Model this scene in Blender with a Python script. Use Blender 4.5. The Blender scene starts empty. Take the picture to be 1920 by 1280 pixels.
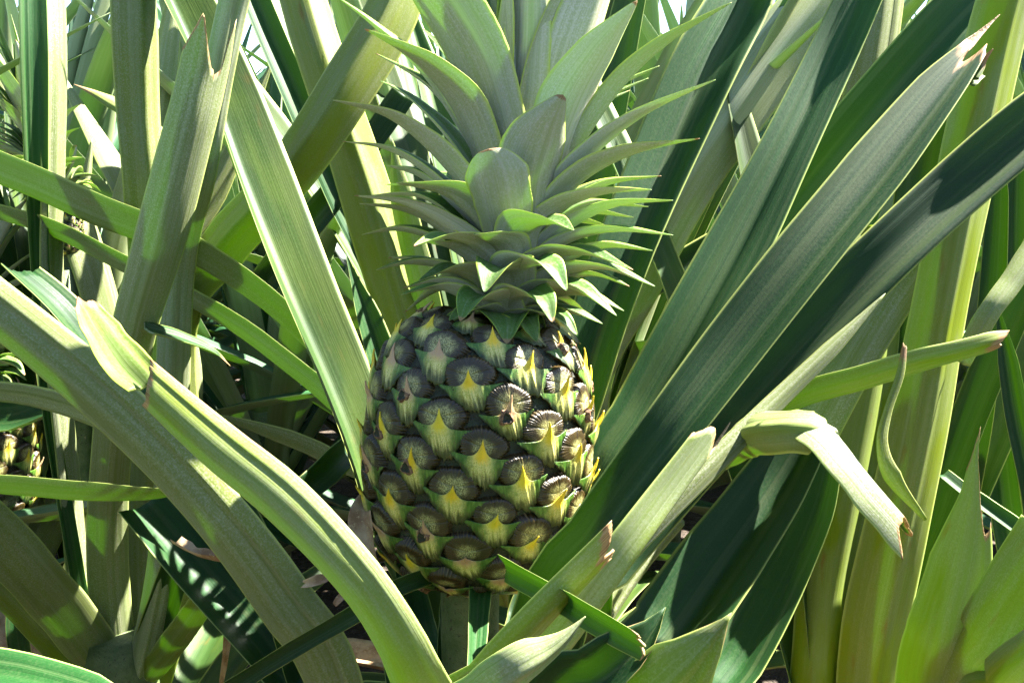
import bpy, math, random
import numpy as np
from mathutils import Vector, Matrix

# ------------------------------------------------------------------ camera, sky, sun, exposure
scene = bpy.context.scene
col = scene.collection
random.seed(7)
rng = np.random.default_rng(7)
R = math.radians

CAM = np.array((0.0, 0.0, 0.70)); PITCH = R(-10.0); LENS = 38.0
FPX = 1920 * LENS / 36.0
cam_data = bpy.data.cameras.new('camera'); cam = bpy.data.objects.new('camera', cam_data)
col.objects.link(cam); scene.camera = cam
cam.location = CAM; cam.rotation_euler = (R(90) + PITCH, 0, 0)
cam_data.lens = LENS; cam_data.sensor_width = 36; cam_data.clip_start = 0.02; cam_data.clip_end = 500

SUN = Vector((0.56, 0.25, 0.79)).normalized()        # towards the sun
sun_el = math.asin(SUN.z); sun_az = math.atan2(SUN.x, SUN.y)
w = bpy.data.worlds.new('World'); scene.world = w; w.use_nodes = True
nt = w.node_tree; bg = nt.nodes['Background']
sky = nt.nodes.new('ShaderNodeTexSky'); sky.sky_type = 'NISHITA'; sky.sun_disc = False
sky.sun_elevation = sun_el; sky.sun_rotation = sun_az; sky.air_density = 0.75; sky.dust_density = 0.4; sky.ozone_density = 0.6
nt.links.new(sky.outputs[0], bg.inputs[0]); bg.inputs[1].default_value = 0.05
sl = bpy.data.lights.new('sun', 'SUN'); sl.energy = 5.0; sl.angle = R(0.53); sl.color = (1.0, 0.965, 0.90)
so = bpy.data.objects.new('sun', sl); col.objects.link(so)
so.rotation_euler = SUN.to_track_quat('Z', 'Y').to_euler()
scene.view_settings.view_transform = 'Standard'; scene.view_settings.look = 'None'
scene.view_settings.gamma = 1.0; scene.view_settings.use_curve_mapping = False
scene.view_settings.exposure = 3.35
scene.cycles.max_bounces = 5; scene.cycles.diffuse_bounces = 1; scene.cycles.transmission_bounces = 3; scene.cycles.glossy_bounces = 1

# ------------------------------------------------------------------ geometry helpers
cp, sp = math.cos(PITCH), math.sin(PITCH)
FWD = np.array((0, cp, sp)); UPV = np.array((0, -sp, cp)); RGT = np.array((1.0, 0, 0))
def P(px, py, d):
    """point of the place seen at a pixel of the 1920x1280 photograph, d metres deep"""
    return CAM + d * (FWD + RGT * (px - 960) / FPX - UPV * (py - 640) / FPX)
def nrm(a):
    n = np.linalg.norm(a, axis=-1, keepdims=True); n[n < 1e-9] = 1; return a / n

def catmull(pts, n):
    """resampled evenly by arc length; returns points and the control-parameter of each"""
    p = np.array(pts, float); k = len(p)
    pe = np.vstack([2 * p[0] - p[1], p, 2 * p[-1] - p[-2]])
    out = []; par = []
    for i in range(k - 1):
        a, b, c, d = pe[i], pe[i + 1], pe[i + 2], pe[i + 3]
        for t in np.linspace(0, 1, 24, endpoint=False):
            out.append(.5 * ((2 * b) + (c - a) * t + (2 * a - 5 * b + 4 * c - d) * t * t + (3 * b - a - 3 * c + d) * t ** 3)); par.append(i + t)
    out.append(p[-1]); par.append(k - 1)
    out = np.array(out); par = np.array(par)
    s = np.concatenate([[0], np.cumsum(np.linalg.norm(np.diff(out, axis=0), axis=1))])
    return out, par, s

def mesh_from(name, v, f, mats, mi=None, uv=None, attr=None, smooth=True):
    me = bpy.data.meshes.new(name)
    me.from_pydata([tuple(x) for x in v], [], [tuple(x) for x in f])
    for m in mats: me.materials.append(m)
    if mi is not None: me.polygons.foreach_set('material_index', np.array(mi, dtype=np.int32))
    if smooth: me.polygons.foreach_set('use_smooth', np.ones(len(f), dtype=bool))
    if uv is not None:
        l = me.uv_layers.new(name='UVMap')
        vi = np.empty(len(me.loops), dtype=np.int32); me.loops.foreach_get('vertex_index', vi)
        l.data.foreach_set('uv', np.asarray(uv, float)[vi].ravel())
    if attr:
        for k, a in attr.items():
            at = me.attributes.new(k, 'FLOAT', 'POINT'); at.data.foreach_set('value', np.asarray(a, float))
    me.update()
    return me

def link(name, me, parent=None, loc=None):
    o = bpy.data.objects.new(name, me); col.objects.link(o)
    if parent is not None: o.parent = parent
    if loc is not None: o.location = loc
    return o
def tag(o, label=None, cat=None, group=None, kind=None):
    if label: o['label'] = label
    if cat: o['category'] = cat
    if group: o['group'] = group
    if kind: o['kind'] = kind
    return o
def copy_tree(o, parent=None):
    c = o.copy(); col.objects.link(c); c.parent = parent
    for ch in list(o.children): copy_tree(ch, c)
    return c

# ------------------------------------------------------------------ materials
class NB:
    def __init__(s, name):
        s.m = bpy.data.materials.new(name); s.m.use_nodes = True
        s.t = s.m.node_tree; s.t.nodes.clear()
        s.out = s.n('ShaderNodeOutputMaterial')
    def n(s, typ, **kw):
        x = s.t.nodes.new(typ)
        for k, v in kw.items(): setattr(x, k, v)
        return x
    def set(s, sock, v):
        if hasattr(v, 'links') or isinstance(v, bpy.types.NodeSocket): s.t.links.new(v, sock)
        elif isinstance(v, (tuple, list)) and len(v) == 3 and sock.type == 'RGBA': sock.default_value = (*v, 1)
        else: sock.default_value = v
    def math(s, op, a, b=0.0, c=None, clamp=False):
        x = s.n('ShaderNodeMath', operation=op); x.use_clamp = clamp
        s.set(x.inputs[0], a); s.set(x.inputs[1], b)
        if c is not None: s.set(x.inputs[2], c)
        return x.outputs[0]
    def mix(s, f, a, b, mode='MIX'):
        x = s.n('ShaderNodeMix', data_type='RGBA', blend_type=mode)
        s.set(x.inputs[0], f); s.set(x.inputs[6], a); s.set(x.inputs[7], b)
        return x.outputs[2]
    def ramp(s, v, a, b, lo=0.0, hi=1.0):
        x = s.n('ShaderNodeMapRange'); x.interpolation_type = 'SMOOTHSTEP'
        s.set(x.inputs[0], v); x.inputs[1].default_value = a; x.inputs[2].default_value = b
        x.inputs[3].default_value = lo; x.inputs[4].default_value = hi
        return x.outputs[0]
    def noise(s, vec, scale=5, detail=3, rough=.55, dist=0):
        x = s.n('ShaderNodeTexNoise'); s.set(x.inputs['Vector'], vec)
        x.inputs['Scale'].default_value = scale; x.inputs['Detail'].default_value = detail
        x.inputs['Roughness'].default_value = rough; x.inputs['Distortion'].default_value = dist
        return x.outputs[0]
    def xyz(s, a, b, c):
        x = s.n('ShaderNodeCombineXYZ')
        for i, v in enumerate((a, b, c)): s.set(x.inputs[i], v)
        return x.outputs[0]
    def attr(s, name, typ='GEOMETRY'):
        x = s.n('ShaderNodeAttribute', attribute_type=typ); x.attribute_name = name; return x.outputs['Fac']

def leaf_material(name, side, base, alt, stain_col, transl, tfac, rough, scurf_col, scurf_amt, warm=0.0):
    b = NB(name)
    uvn = b.n('ShaderNodeUVMap'); uvn.uv_map = 'UVMap'
    sx = b.n('ShaderNodeSeparateXYZ'); b.t.links.new(uvn.outputs[0], sx.inputs[0])
    u, v = sx.outputs[0], sx.outputs[1]
    rnd = b.n('ShaderNodeObjectInfo').outputs['Random']
    off = b.math('MULTIPLY', rnd, 37.0)
    long_ = b.xyz(b.math('MULTIPLY', u, 13.0), b.math('MULTIPLY', v, 3.0), off)
    fine = b.xyz(b.math('MULTIPLY', u, 75.0), b.math('MULTIPLY', v, 5.0), off)
    tc = b.n('ShaderNodeTexCoord').outputs['Object']
    stripe = b.noise(long_, 1.0, 2, .6)
    veins = b.noise(fine, 1.0, 1, .5)
    blot = b.noise(b.xyz(b.math('MULTIPLY', u, 2.2), b.math('MULTIPLY', v, 9.0), off), 1.0, 3, .6)
    c = b.mix(b.ramp(b.math('ADD', b.math('MULTIPLY', stripe, .7), b.math('MULTIPLY', rnd, .3)), .3, .72), base, alt)
    # broad lengthwise bands of waxy bloom
    band = b.noise(b.xyz(b.math('MULTIPLY', u, 6.5), b.math('MULTIPLY', v, 1.2), b.math('ADD', off, 11.0)), 1.0, 2, .55)
    c = b.mix(b.ramp(band, .50, .64, 0, .34 if side == 'top' else .24), c, scurf_col)
    # lengthwise veins
    c = b.mix(b.ramp(veins, .35, .7, 0, .40), c, b.mix(.5, c, (0, 0, 0)), 'MIX')
    # waxy scurf
    grain = b.noise(tc, 900 if side == 'under' else 700, 2, .7)
    sc = b.math('MULTIPLY', b.ramp(grain, .42, .68), b.ramp(b.math('ADD', blot, b.math('MULTIPLY', stripe, .5)), .45, .95), clamp=True)
    c = b.mix(b.math('MULTIPLY', sc, scurf_amt), c, scurf_col)
    # yellow or rusty stains, strength set on each leaf
    st = b.attr('stain', 'OBJECT')
    c = b.mix(b.math('MULTIPLY', st, .62, clamp=True), c, b.mix(.30, stain_col, b.mix(.35, c, (.5, .62, .02), 'MULTIPLY')))
    c = b.mix(b.math('MULTIPLY', b.ramp(blot, .42, .68), st, clamp=True), c, stain_col)
    rust = b.noise(b.xyz(b.math('MULTIPLY', u, 5.0), b.math('MULTIPLY', v, 22.0), off), 1.0, 2, .65)
    c = b.mix(b.math('MULTIPLY', b.ramp(rust, .63, .78), b.math('MULTIPLY', st, .6), clamp=True), c, (.20, .09, .02))
    # dark scratches and specks
    sp_ = b.noise(b.xyz(b.math('MULTIPLY', u, 22.0), b.math('MULTIPLY', v, 330.0), off), 1.0, 3, .7)
    c = b.mix(b.ramp(sp_, .68, .74, 0, .6), c, b.mix(.7, c, (.02, .03, .01)))
    # pale margin, as the leaf itself has
    e = b.math('ABSOLUTE', b.math('SUBTRACT', u, .5))
    c = b.mix(b.ramp(e, .445 if 'crown' in name else .462, .497, 0, .8), c, (.50, .60, .08) if 'crown' in name else (.42, .48, .12))
    # dried or torn tissue
    d = b.attr('dry')
    dn = b.math('ADD', d, b.math('MULTIPLY', b.math('SUBTRACT', stripe, .5), .9))
    dry = b.math('MULTIPLY', b.ramp(dn, .35, .62), b.ramp(d, .02, .2), clamp=True)
    c = b.mix(dry, c, b.mix(b.ramp(veins, .3, .7), (.46, .33, .16), (.17, .085, .03)))
    hs = b.n('ShaderNodeHueSaturation'); b.t.links.new(c, hs.inputs['Color'])
    b.set(hs.inputs['Hue'], b.math('ADD', .5, b.math('MULTIPLY', b.math('SUBTRACT', rnd, .5), .022)))
    b.set(hs.inputs['Value'], b.math('ADD', .86, b.math('MULTIPLY', rnd, .28)))
    c = hs.outputs[0]
    hgt = b.math('ADD', b.math('MULTIPLY', stripe, .5), b.math('MULTIPLY', b.math('ADD', veins, b.math('MULTIPLY', grain, .3)), .3))
    bp = b.n('ShaderNodeBump'); bp.inputs['Strength'].default_value = .35; bp.inputs['Distance'].default_value = .0012
    b.t.links.new(hgt, bp.inputs['Height'])
    pr = b.n('ShaderNodeBsdfPrincipled'); b.set(pr.inputs['Base Color'], c)
    b.set(pr.inputs['Roughness'], b.ramp(grain, .2, .8, rough - .06, rough + .12))
    pr.inputs['Specular IOR Level'].default_value = .22
    b.t.links.new(bp.outputs[0], pr.inputs['Normal'])
    tr = b.n('ShaderNodeBsdfTranslucent'); b.t.links.new(bp.outputs[0], tr.inputs['Normal'])
    b.set(tr.inputs['Color'], b.mix(dry, b.mix(b.ramp(stripe, .3, .7), transl, tuple(x * .8 for x in transl)), (.5, .32, .12)))
    ms = b.n('ShaderNodeMixShader'); ms.inputs[0].default_value = tfac
    b.t.links.new(pr.outputs[0], ms.inputs[1]); b.t.links.new(tr.outputs[0], ms.inputs[2])
    b.t.links.new(ms.outputs[0], b.out.inputs[0])
    return b.m

M_TOP = leaf_material('leaf_upper_side', 'top', (.006, .032, .008), (.016, .062, .012), (.10, .15, .02), (.36, .70, .03), .17, .50, (.11, .14, .055), .16)
M_UND = leaf_material('leaf_under_side', 'under', (.155, .195, .062), (.27, .295, .145), (.175, .225, .006), (.46, .76, .03), .18, .55, (.41, .42, .32), .7)
M_CTOP = leaf_material('crown_leaf_upper_side', 'top', (.040, .100, .018), (.095, .180, .035), (.14, .18, .03), (.48, .80, .04), .24, .45, (.32, .36, .20), .45)
M_CUND = leaf_material('crown_leaf_under_side', 'under', (.40, .43, .23), (.57, .55, .38), (.25, .25, .05), (.50, .82, .04), .20, .55, (.62, .58, .48), .9)
def far_material(name, base, alt, transl, tfac, rough):
    b = NB(name); uvn = b.n('ShaderNodeUVMap'); sx = b.n('ShaderNodeSeparateXYZ'); b.t.links.new(uvn.outputs[0], sx.inputs[0])
    rnd = b.n('ShaderNodeObjectInfo').outputs['Random']
    n1 = b.noise(b.xyz(b.math('MULTIPLY', sx.outputs[0], 14.0), b.math('MULTIPLY', sx.outputs[1], 4.0), b.math('MULTIPLY', rnd, 37.0)), 1.0, 2, .6)
    c = b.mix(b.ramp(b.math('ADD', b.math('MULTIPLY', n1, .6), b.math('MULTIPLY', rnd, .4)), .25, .75), base, alt)
    c = b.mix(b.ramp(b.attr('dry'), .3, .6), c, (.40, .27, .12))
    pr = b.n('ShaderNodeBsdfPrincipled'); b.set(pr.inputs['Base Color'], c); pr.inputs['Roughness'].default_value = rough
    tr = b.n('ShaderNodeBsdfTranslucent'); b.set(tr.inputs['Color'], transl)
    ms = b.n('ShaderNodeMixShader'); ms.inputs[0].default_value = tfac
    b.t.links.new(pr.outputs[0], ms.inputs[1]); b.t.links.new(tr.outputs[0], ms.inputs[2]); b.t.links.new(ms.outputs[0], b.out.inputs[0])
    return b.m
FM = (far_material('far_leaf_upper_side', (.010, .055, .018), (.035, .11, .035), (.36, .70, .05),   .14, .5),
      far_material('far_leaf_under_side', (.20, .26, .10), (.36, .40, .24), (.50, .75, .07), .16, .5))
LM = (M_TOP, M_UND); CM = (M_CTOP, M_CUND)

def cap_material():
    b = NB('fruit_eye_skin')
    uvn = b.n('ShaderNodeUVMap'); sx = b.n('ShaderNodeSeparateXYZ'); b.t.links.new(uvn.outputs[0], sx.inputs[0])
    r, th = sx.outputs[0], sx.outputs[1]
    tc = b.n('ShaderNodeTexCoord').outputs['Object']
    rnd = b.n('ShaderNodeObjectInfo').outputs['Random']
    n1 = b.noise(tc, 420, 4, .7); n2 = b.noise(tc, 1500, 2, .7)
    r0_ = b.math('ADD', r, b.math('MULTIPLY', b.math('SUBTRACT', rnd, .5), .28))
    rr = b.math('ADD', r0_, b.math('MULTIPLY', b.math('SUBTRACT', n1, .5), .35))
    c = b.mix(b.ramp(rr, .22, .62), b.mix(b.ramp(n2, .38, .66), (.10, .09, .018), (.48, .45, .18)), (.024, .015, .0012))
    rid = b.attr('ridge')
    c = b.mix(b.math('MULTIPLY', b.ramp(rid, .45, .95), b.ramp(r, .5, .9), clamp=True), c, b.mix(rnd, (.060, .033, .003), (.085, .057, .011)))
    c = b.mix(b.ramp(b.math('MULTIPLY', r, b.math('ADD', .75, b.math('MULTIPLY', rid, .3))), .88, 1.0, 0, .55), c, (.22, .17, .09))
    pr = b.n('ShaderNodeBsdfPrincipled'); b.set(pr.inputs['Base Color'], c); pr.inputs['Roughness'].default_value = .36
    bp = b.n('ShaderNodeBump'); bp.inputs['Strength'].default_value = .5; bp.inputs['Distance'].default_value = .0006
    b.t.links.new(n2, bp.inputs['Height']); b.t.links.new(bp.outputs[0], pr.inputs['Normal'])
    b.t.links.new(pr.outputs[0], b.out.inputs[0]); return b.m
def bract_material():
    b = NB('fruit_bract_skin')
    uvn = b.n('ShaderNodeUVMap'); sx = b.n('ShaderNodeSeparateXYZ'); b.t.links.new(uvn.outputs[0], sx.inputs[0])
    s, t = sx.outputs[0], sx.outputs[1]          # s across 0..1, t: 0 bottom, .6 shield top, 1 spine tip
    tc = b.n('ShaderNodeTexCoord').outputs['Object']
    rnd = b.n('ShaderNodeObjectInfo').outputs['Random']
    n1 = b.noise(tc, 350, 4, .65); n2 = b.noise(tc, 1700, 2, .7)
    e = b.math('MULTIPLY', b.math('ABSOLUTE', b.math('SUBTRACT', s, .5)), 2.0)
    fib = b.noise(b.xyz(b.math('MULTIPLY', s, 26.0), b.math('MULTIPLY', t, 2.0), b.math('MULTIPLY', rnd, 9.0)), 1.0, 2, .6)
    ee = b.math('ADD', e, b.math('MULTIPLY', b.math('SUBTRACT', b.math('ADD', n1, fib), 1.0), .45))
    pale = b.mix(b.ramp(b.math('ADD', b.math('MULTIPLY', n2, .6), b.math('MULTIPLY', fib, .4)), .40, .58), (.40, .40, .045), (.76, .68, .26))
    c = b.mix(b.ramp(ee, .16, .52), pale, b.mix(b.ramp(fib, .45, .7), (.045, .13, .010), (.16, .26, .035)))
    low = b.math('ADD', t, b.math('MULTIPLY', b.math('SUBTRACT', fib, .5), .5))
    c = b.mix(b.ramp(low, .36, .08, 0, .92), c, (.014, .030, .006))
    yl = b.mix(rnd, (.86, .56, .02), (.72, .64, .04))
    sp_ = b.math('MULTIPLY', b.ramp(b.math('ADD', t, b.math('MULTIPLY', b.math('SUBTRACT', fib, .5), .3)), .40, .62), b.ramp(e, .36, .06), clamp=True)
    c = b.mix(sp_, c, yl)
    dry = b.ramp(rnd, .62, .68)                    # every fourth bract has a dry pinkish spine
    c = b.mix(b.math('MULTIPLY', dry, b.math('MULTIPLY', b.ramp(t, .38, .6), b.ramp(ee, .5, .15)), clamp=True), c, (.52, .32, .17))
    c = b.mix(b.math('MULTIPLY', b.ramp(b.noise(tc, 600, 3, .6), .62, .70), .8), c, (.16, .07, .02))
    pr = b.n('ShaderNodeBsdfPrincipled'); b.set(pr.inputs['Base Color'], c); pr.inputs['Roughness'].default_value = .40
    bp = b.n('ShaderNodeBump'); bp.inputs['Strength'].default_value = .5; bp.inputs['Distance'].default_value = .0006
    b.t.links.new(n2, bp.inputs['Height']); b.t.links.new(bp.outputs[0], pr.inputs['Normal'])
    tr = b.n('ShaderNodeBsdfTranslucent'); b.set(tr.inputs['Color'], (.7, .55, .08))
    ms = b.n('ShaderNodeMixShader'); ms.inputs[0].default_value = .12
    b.t.links.new(pr.outputs[0], ms.inputs[1]); b.t.links.new(tr.outputs[0], ms.inputs[2])
    b.t.links.new(ms.outputs[0], b.out.inputs[0]); return b.m
def noise_material(name, c1, c2, scale, rough=.8, bump=.002, c3=None):
    b = NB(name); tc = b.n('ShaderNodeTexCoord').outputs['Object']
    n1 = b.noise(tc, scale, 5, .65); n2 = b.noise(tc, scale * 6, 3, .6)
    c = b.mix(b.ramp(n1, .35, .65), c1, c2)
    if c3: c = b.mix(b.ramp(n2, .58, .68), c, c3)
    pr = b.n('ShaderNodeBsdfPrincipled'); b.set(pr.inputs['Base Color'], c); pr.inputs['Roughness'].default_value = rough
    bp = b.n('ShaderNodeBump'); bp.inputs['Strength'].default_value = .7; bp.inputs['Distance'].default_value = bump
    b.t.links.new(b.math('ADD', n1, n2), bp.inputs['Height']); b.t.links.new(bp.outputs[0], pr.inputs['Normal'])
    b.t.links.new(pr.outputs[0], b.out.inputs[0]); return b.m
M_CAP = cap_material(); M_BRACT = bract_material()
M_CORE = noise_material('fruit_core_skin', (.018, .016, .008), (.03, .04, .012), 120, .6)
M_PIT = noise_material('dried_flower', (.10, .04, .015), (.42, .24, .12), 500, .8)
M_DRY = noise_material('dried_leaf', (.48, .34, .19), (.26, .14, .06), 60, .75, .001, (.50, .35, .17))
M_STALK = noise_material('stalk_skin', (.07, .11, .03), (.13, .16, .06), 80, .6, .001, (.05, .04, .02))
M_SOIL = noise_material('soil', (.030, .019, .011), (.060, .041, .025), 9, .95, .03, (.10, .075, .045))

# ------------------------------------------------------------------ leaf builder
def leaf_mesh(pts, widths, roll=180, ch=.30, p=1.6, tip=0, prof=None, dry=0.0, wdir=None, mats=LM,
              th=.0016, rows=44, cols=19, wav=.035, edge_dry=0.0, origin=(0, 0, 0), tpow=.62, seed=0, serr=0.0, bend=0.0):
    """pts: world points, tip first; widths in metres (one per point); roll: angle in degrees of the upper side
    from facing the camera (0 upper side, 180 under side), one value or one per point; tip: metres of tapering tip;
    prof: [(u, metres)] outline of a torn end; wdir: width direction, for crown leaves."""
    rg = np.random.default_rng(seed + 11)
    c, par, s = catmull(pts, rows)
    L = s[-1]
    us = np.linspace(-1, 1, cols)
    us = np.sign(us) * np.abs(us) ** .85
    tt = np.linspace(0, 1, rows) ** 1.25
    start = np.zeros(cols)
    if prof is not None:
        start = np.interp(us, [a for a, _ in prof], [b_ for _, b_ in prof])
        kq = np.sort(np.concatenate([[-1, 1], rg.uniform(-1, 1, 9)])); start = start + np.interp(us, kq, rg.normal(0, .0011, 11)) + rg.normal(0, .00022, cols)
    S = start[None, :] + (L - start[None, :]) * tt[:, None]           # arc length of each vertex
    S = np.clip(S, 0, L)
    k = np.arange(len(pts))
    W = np.interp(np.interp(S, s, par), k, np.array(widths, float))
    if tip > 0:
        W = W * np.clip(S / tip, 0, 1) ** tpow + .0004
    ph = rg.uniform(0, 6.28, 4)
    W = W * (1 + wav * (np.sin(S / L * 9 + ph[0]) + .6 * np.sin(S / L * 23 + ph[1])))
    if serr > 0:
        teeth = ((S * 260) % 1.0)
        W = W + serr * teeth * (np.abs(us)[None, :] > .95)
    C3 = np.stack([np.interp(S, s, c[:, i]) for i in range(3)], -1)
    tan = nrm(np.gradient(c, axis=0))
    T = nrm(np.stack([np.interp(S, s, tan[:, i]) for i in range(3)], -1))
    if wdir is None:
        tc = nrm(CAM[None, None, :] - C3)
        Cc = nrm(tc - T * np.sum(tc * T, -1, keepdims=True))
        Sd = np.cross(Cc, T)
        rl = np.array(roll if isinstance(roll, (list, tuple)) else [roll] * len(pts), float)
        rr = np.radians(np.interp(np.interp(S, s, par), k, rl))
        N = np.cos(rr)[..., None] * Cc + np.sin(rr)[..., None] * Sd
        Wd = nrm(np.cross(T, N))
    else:
        wd = np.array(wdir, float)
        Wd = nrm(wd - T * np.sum(T * wd, -1, keepdims=True))
        N = nrm(np.cross(Wd, T))
        up = np.array((0, 0, 1.0)) - .0 * T
        flip = np.sign(np.sum(N[rows // 2, cols // 2] * (np.array((0, 0, 1.0)) - bend_dir(wd))))
        N = N * (flip if flip != 0 else 1)
    chv = ch * (1 + .2 * np.sin(S / L * 5 + ph[2]))
    U = us[None, :]
    kn = np.concatenate([[-1], np.sort(rg.uniform(-.85, .85, 5)), [1]])
    fac = np.interp(us, kn, rg.normal(0, .06, 7) * np.array([.3, 1, 1, 1, 1, 1, .3]))[None, :]
    rip = fac + .012 * np.sin(S / .035 + ph[3] + 2 * U) * np.abs(U) ** 3
    X = C3 + Wd * (U * W / 2)[..., None] + N * ((chv * np.abs(U) ** p + rip) * W / 2)[..., None]
    tk = th * (np.clip(1 - np.abs(U) ** 6, .12, 1)) * np.clip(W / .02, .25, 1)
    A = X + N * (tk / 2)[..., None]; B = X - N * (tk / 2)[..., None]
    n = rows * cols
    v = np.vstack([A.reshape(-1, 3), B.reshape(-1, 3)]) - np.array(origin)
    f = []; mi = []
    idx = np.arange(n).reshape(rows, cols)
    hand = np.sum(np.cross(Wd[0, 0], T[0, 0]) * N[0, 0])
    for i in range(rows - 1):
        for j in range(cols - 1):
            a, b_, c_, d = idx[i, j], idx[i, j + 1], idx[i + 1, j + 1], idx[i + 1, j]
            q = (a, b_, c_, d) if hand > 0 else (a, d, c_, b_)
            f.append(q); mi.append(0)
            f.append(tuple(x + n for x in q[::-1])); mi.append(1)
    rim = list(idx[0, :]) + list(idx[1:, -1]) + list(idx[-1, -2::-1]) + list(idx[-2:0:-1, 0])
    for a, b_ in zip(rim, rim[1:] + rim[:1]):
        q = (b_, a, a + n, b_ + n)
        f.append(q if hand > 0 else q[::-1]); mi.append(1)
    uv = np.stack([(np.broadcast_to(U, S.shape) + 1) / 2, S], -1).reshape(-1, 2)
    uv = np.vstack([uv, uv])
    D = np.zeros_like(S)
    if dry > 0:
        D = np.clip(1.15 - (S - start[None, :]) / dry, 0, 1)
    if edge_dry > 0:
        un = .55 + .45 * np.sin(S / .011 + ph[0]) * np.sin(S / .0047 + ph[1]) + .25 * np.sin(S / .031 + ph[2])
        D = np.maximum(D, np.clip((np.abs(U) - (1 - edge_dry)) / edge_dry, 0, 1) * np.clip(1 - S / L * 2, 0, 1) * np.clip(un, 0, 1))
    D = np.concatenate([D.ravel(), D.ravel()])
    return mesh_from('leaf', v, f, mats, mi, uv, {'dry': D})
def bend_dir(wd):
    """outward horizontal direction of a crown leaf whose width runs along wd"""
    return np.array((wd[1], -wd[0], 0.0))

# ------------------------------------------------------------------ the setting
v = []; f = []
G = 41
xs = np.sign(np.linspace(-1, 1, G)) * np.abs(np.linspace(-1, 1, G)) ** 3 * 150
for j in range(G):
    for i in range(G):
        v.append((xs[i], xs[j] + 1.0, 0.012 * math.sin(xs[i] * 3.1) * math.cos(xs[j] * 2.3)))
for j in range(G - 1):
    for i in range(G - 1): f.append((j * G + i, j * G + i + 1, (j + 1) * G + i + 1, (j + 1) * G + i))
tag(link('ground', mesh_from('ground', v, f, [M_SOIL])), 'brown soil of the pineapple field', 'ground', kind='structure')

# ------------------------------------------------------------------ fruit parts
PX = 0.62 / FPX                                   # one photograph pixel at the fruit, in metres
def cap_mesh(seed):
    rg = np.random.default_rng(seed)
    nr, na = 15, 172
    rs = np.concatenate([[0.03], np.linspace(.15, 1, nr - 1)])
    th = np.linspace(0, 2 * np.pi, na, endpoint=False)
    nrid = 43
    phase = rg.uniform(0, 6.28); rg_amp = rg.uniform(.8, 1.9); kx, ky = rg.uniform(.90, 1.03), rg.uniform(.88, 1.04)
    rid = .5 + .5 * np.sin(nrid * th + phase + 2.2 * np.sin(3 * th + phase) + 1.3 * np.sin(7 * th + 2 * phase)) * rg.uniform(.35, 1, na)
    lob = 1 + .035 * np.sin(3 * th + rg.uniform(0, 6)) + .03 * np.sin(5 * th + rg.uniform(0, 6)) + .05 * (rid - .5) + rg.normal(0, .012, na)
    v = []; uv = []; at = []
    for r in rs:
        for t, l, q in zip(th, lob, rid):
            x = 48.5 * kx * r * l * math.cos(t); y = 19 + 39 * ky * r * l * math.sin(t)
            prof_ = 7.5 * (1 - .35 * r ** 2) - 1.5 * math.exp(-(r / .3) ** 2) - (15 * max(0, (r - .80) / .20) ** 1.7)
            seam = 1.6 * math.exp(-((abs((t - math.pi / 2 + math.pi) % (2 * math.pi) - math.pi)) / .10) ** 2) * min(1, r * 1.5)
            seam += 1.2 * math.exp(-((abs((t - .35 + math.pi) % (2 * math.pi) - math.pi)) / .10) ** 2) + 1.2 * math.exp(-((abs((t - 2.8 + math.pi) % (2 * math.pi) - math.pi)) / .10) ** 2)
            z = prof_ + (q - .5) * rg_amp * min(1, max(0, (r - .38) / .45)) - seam + 1.6 * math.sin(t) * r
            z -= (x * x) / (2 * 217) + (y * y) / (2 * 420)
            v.append((x * PX, y * PX, z * PX)); uv.append((r, t / 6.2832)); at.append(q)
    f = []
    for i in range(len(rs) - 1):
        for j in range(na):
            k = (j + 1) % na
            f.append((i * na + j, (i + 1) * na + j, (i + 1) * na + k, i * na + k))
    f.append(tuple(range(na)))
    return mesh_from('eye', v, f, [M_CAP], None, uv, {'ridge': at})

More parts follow.
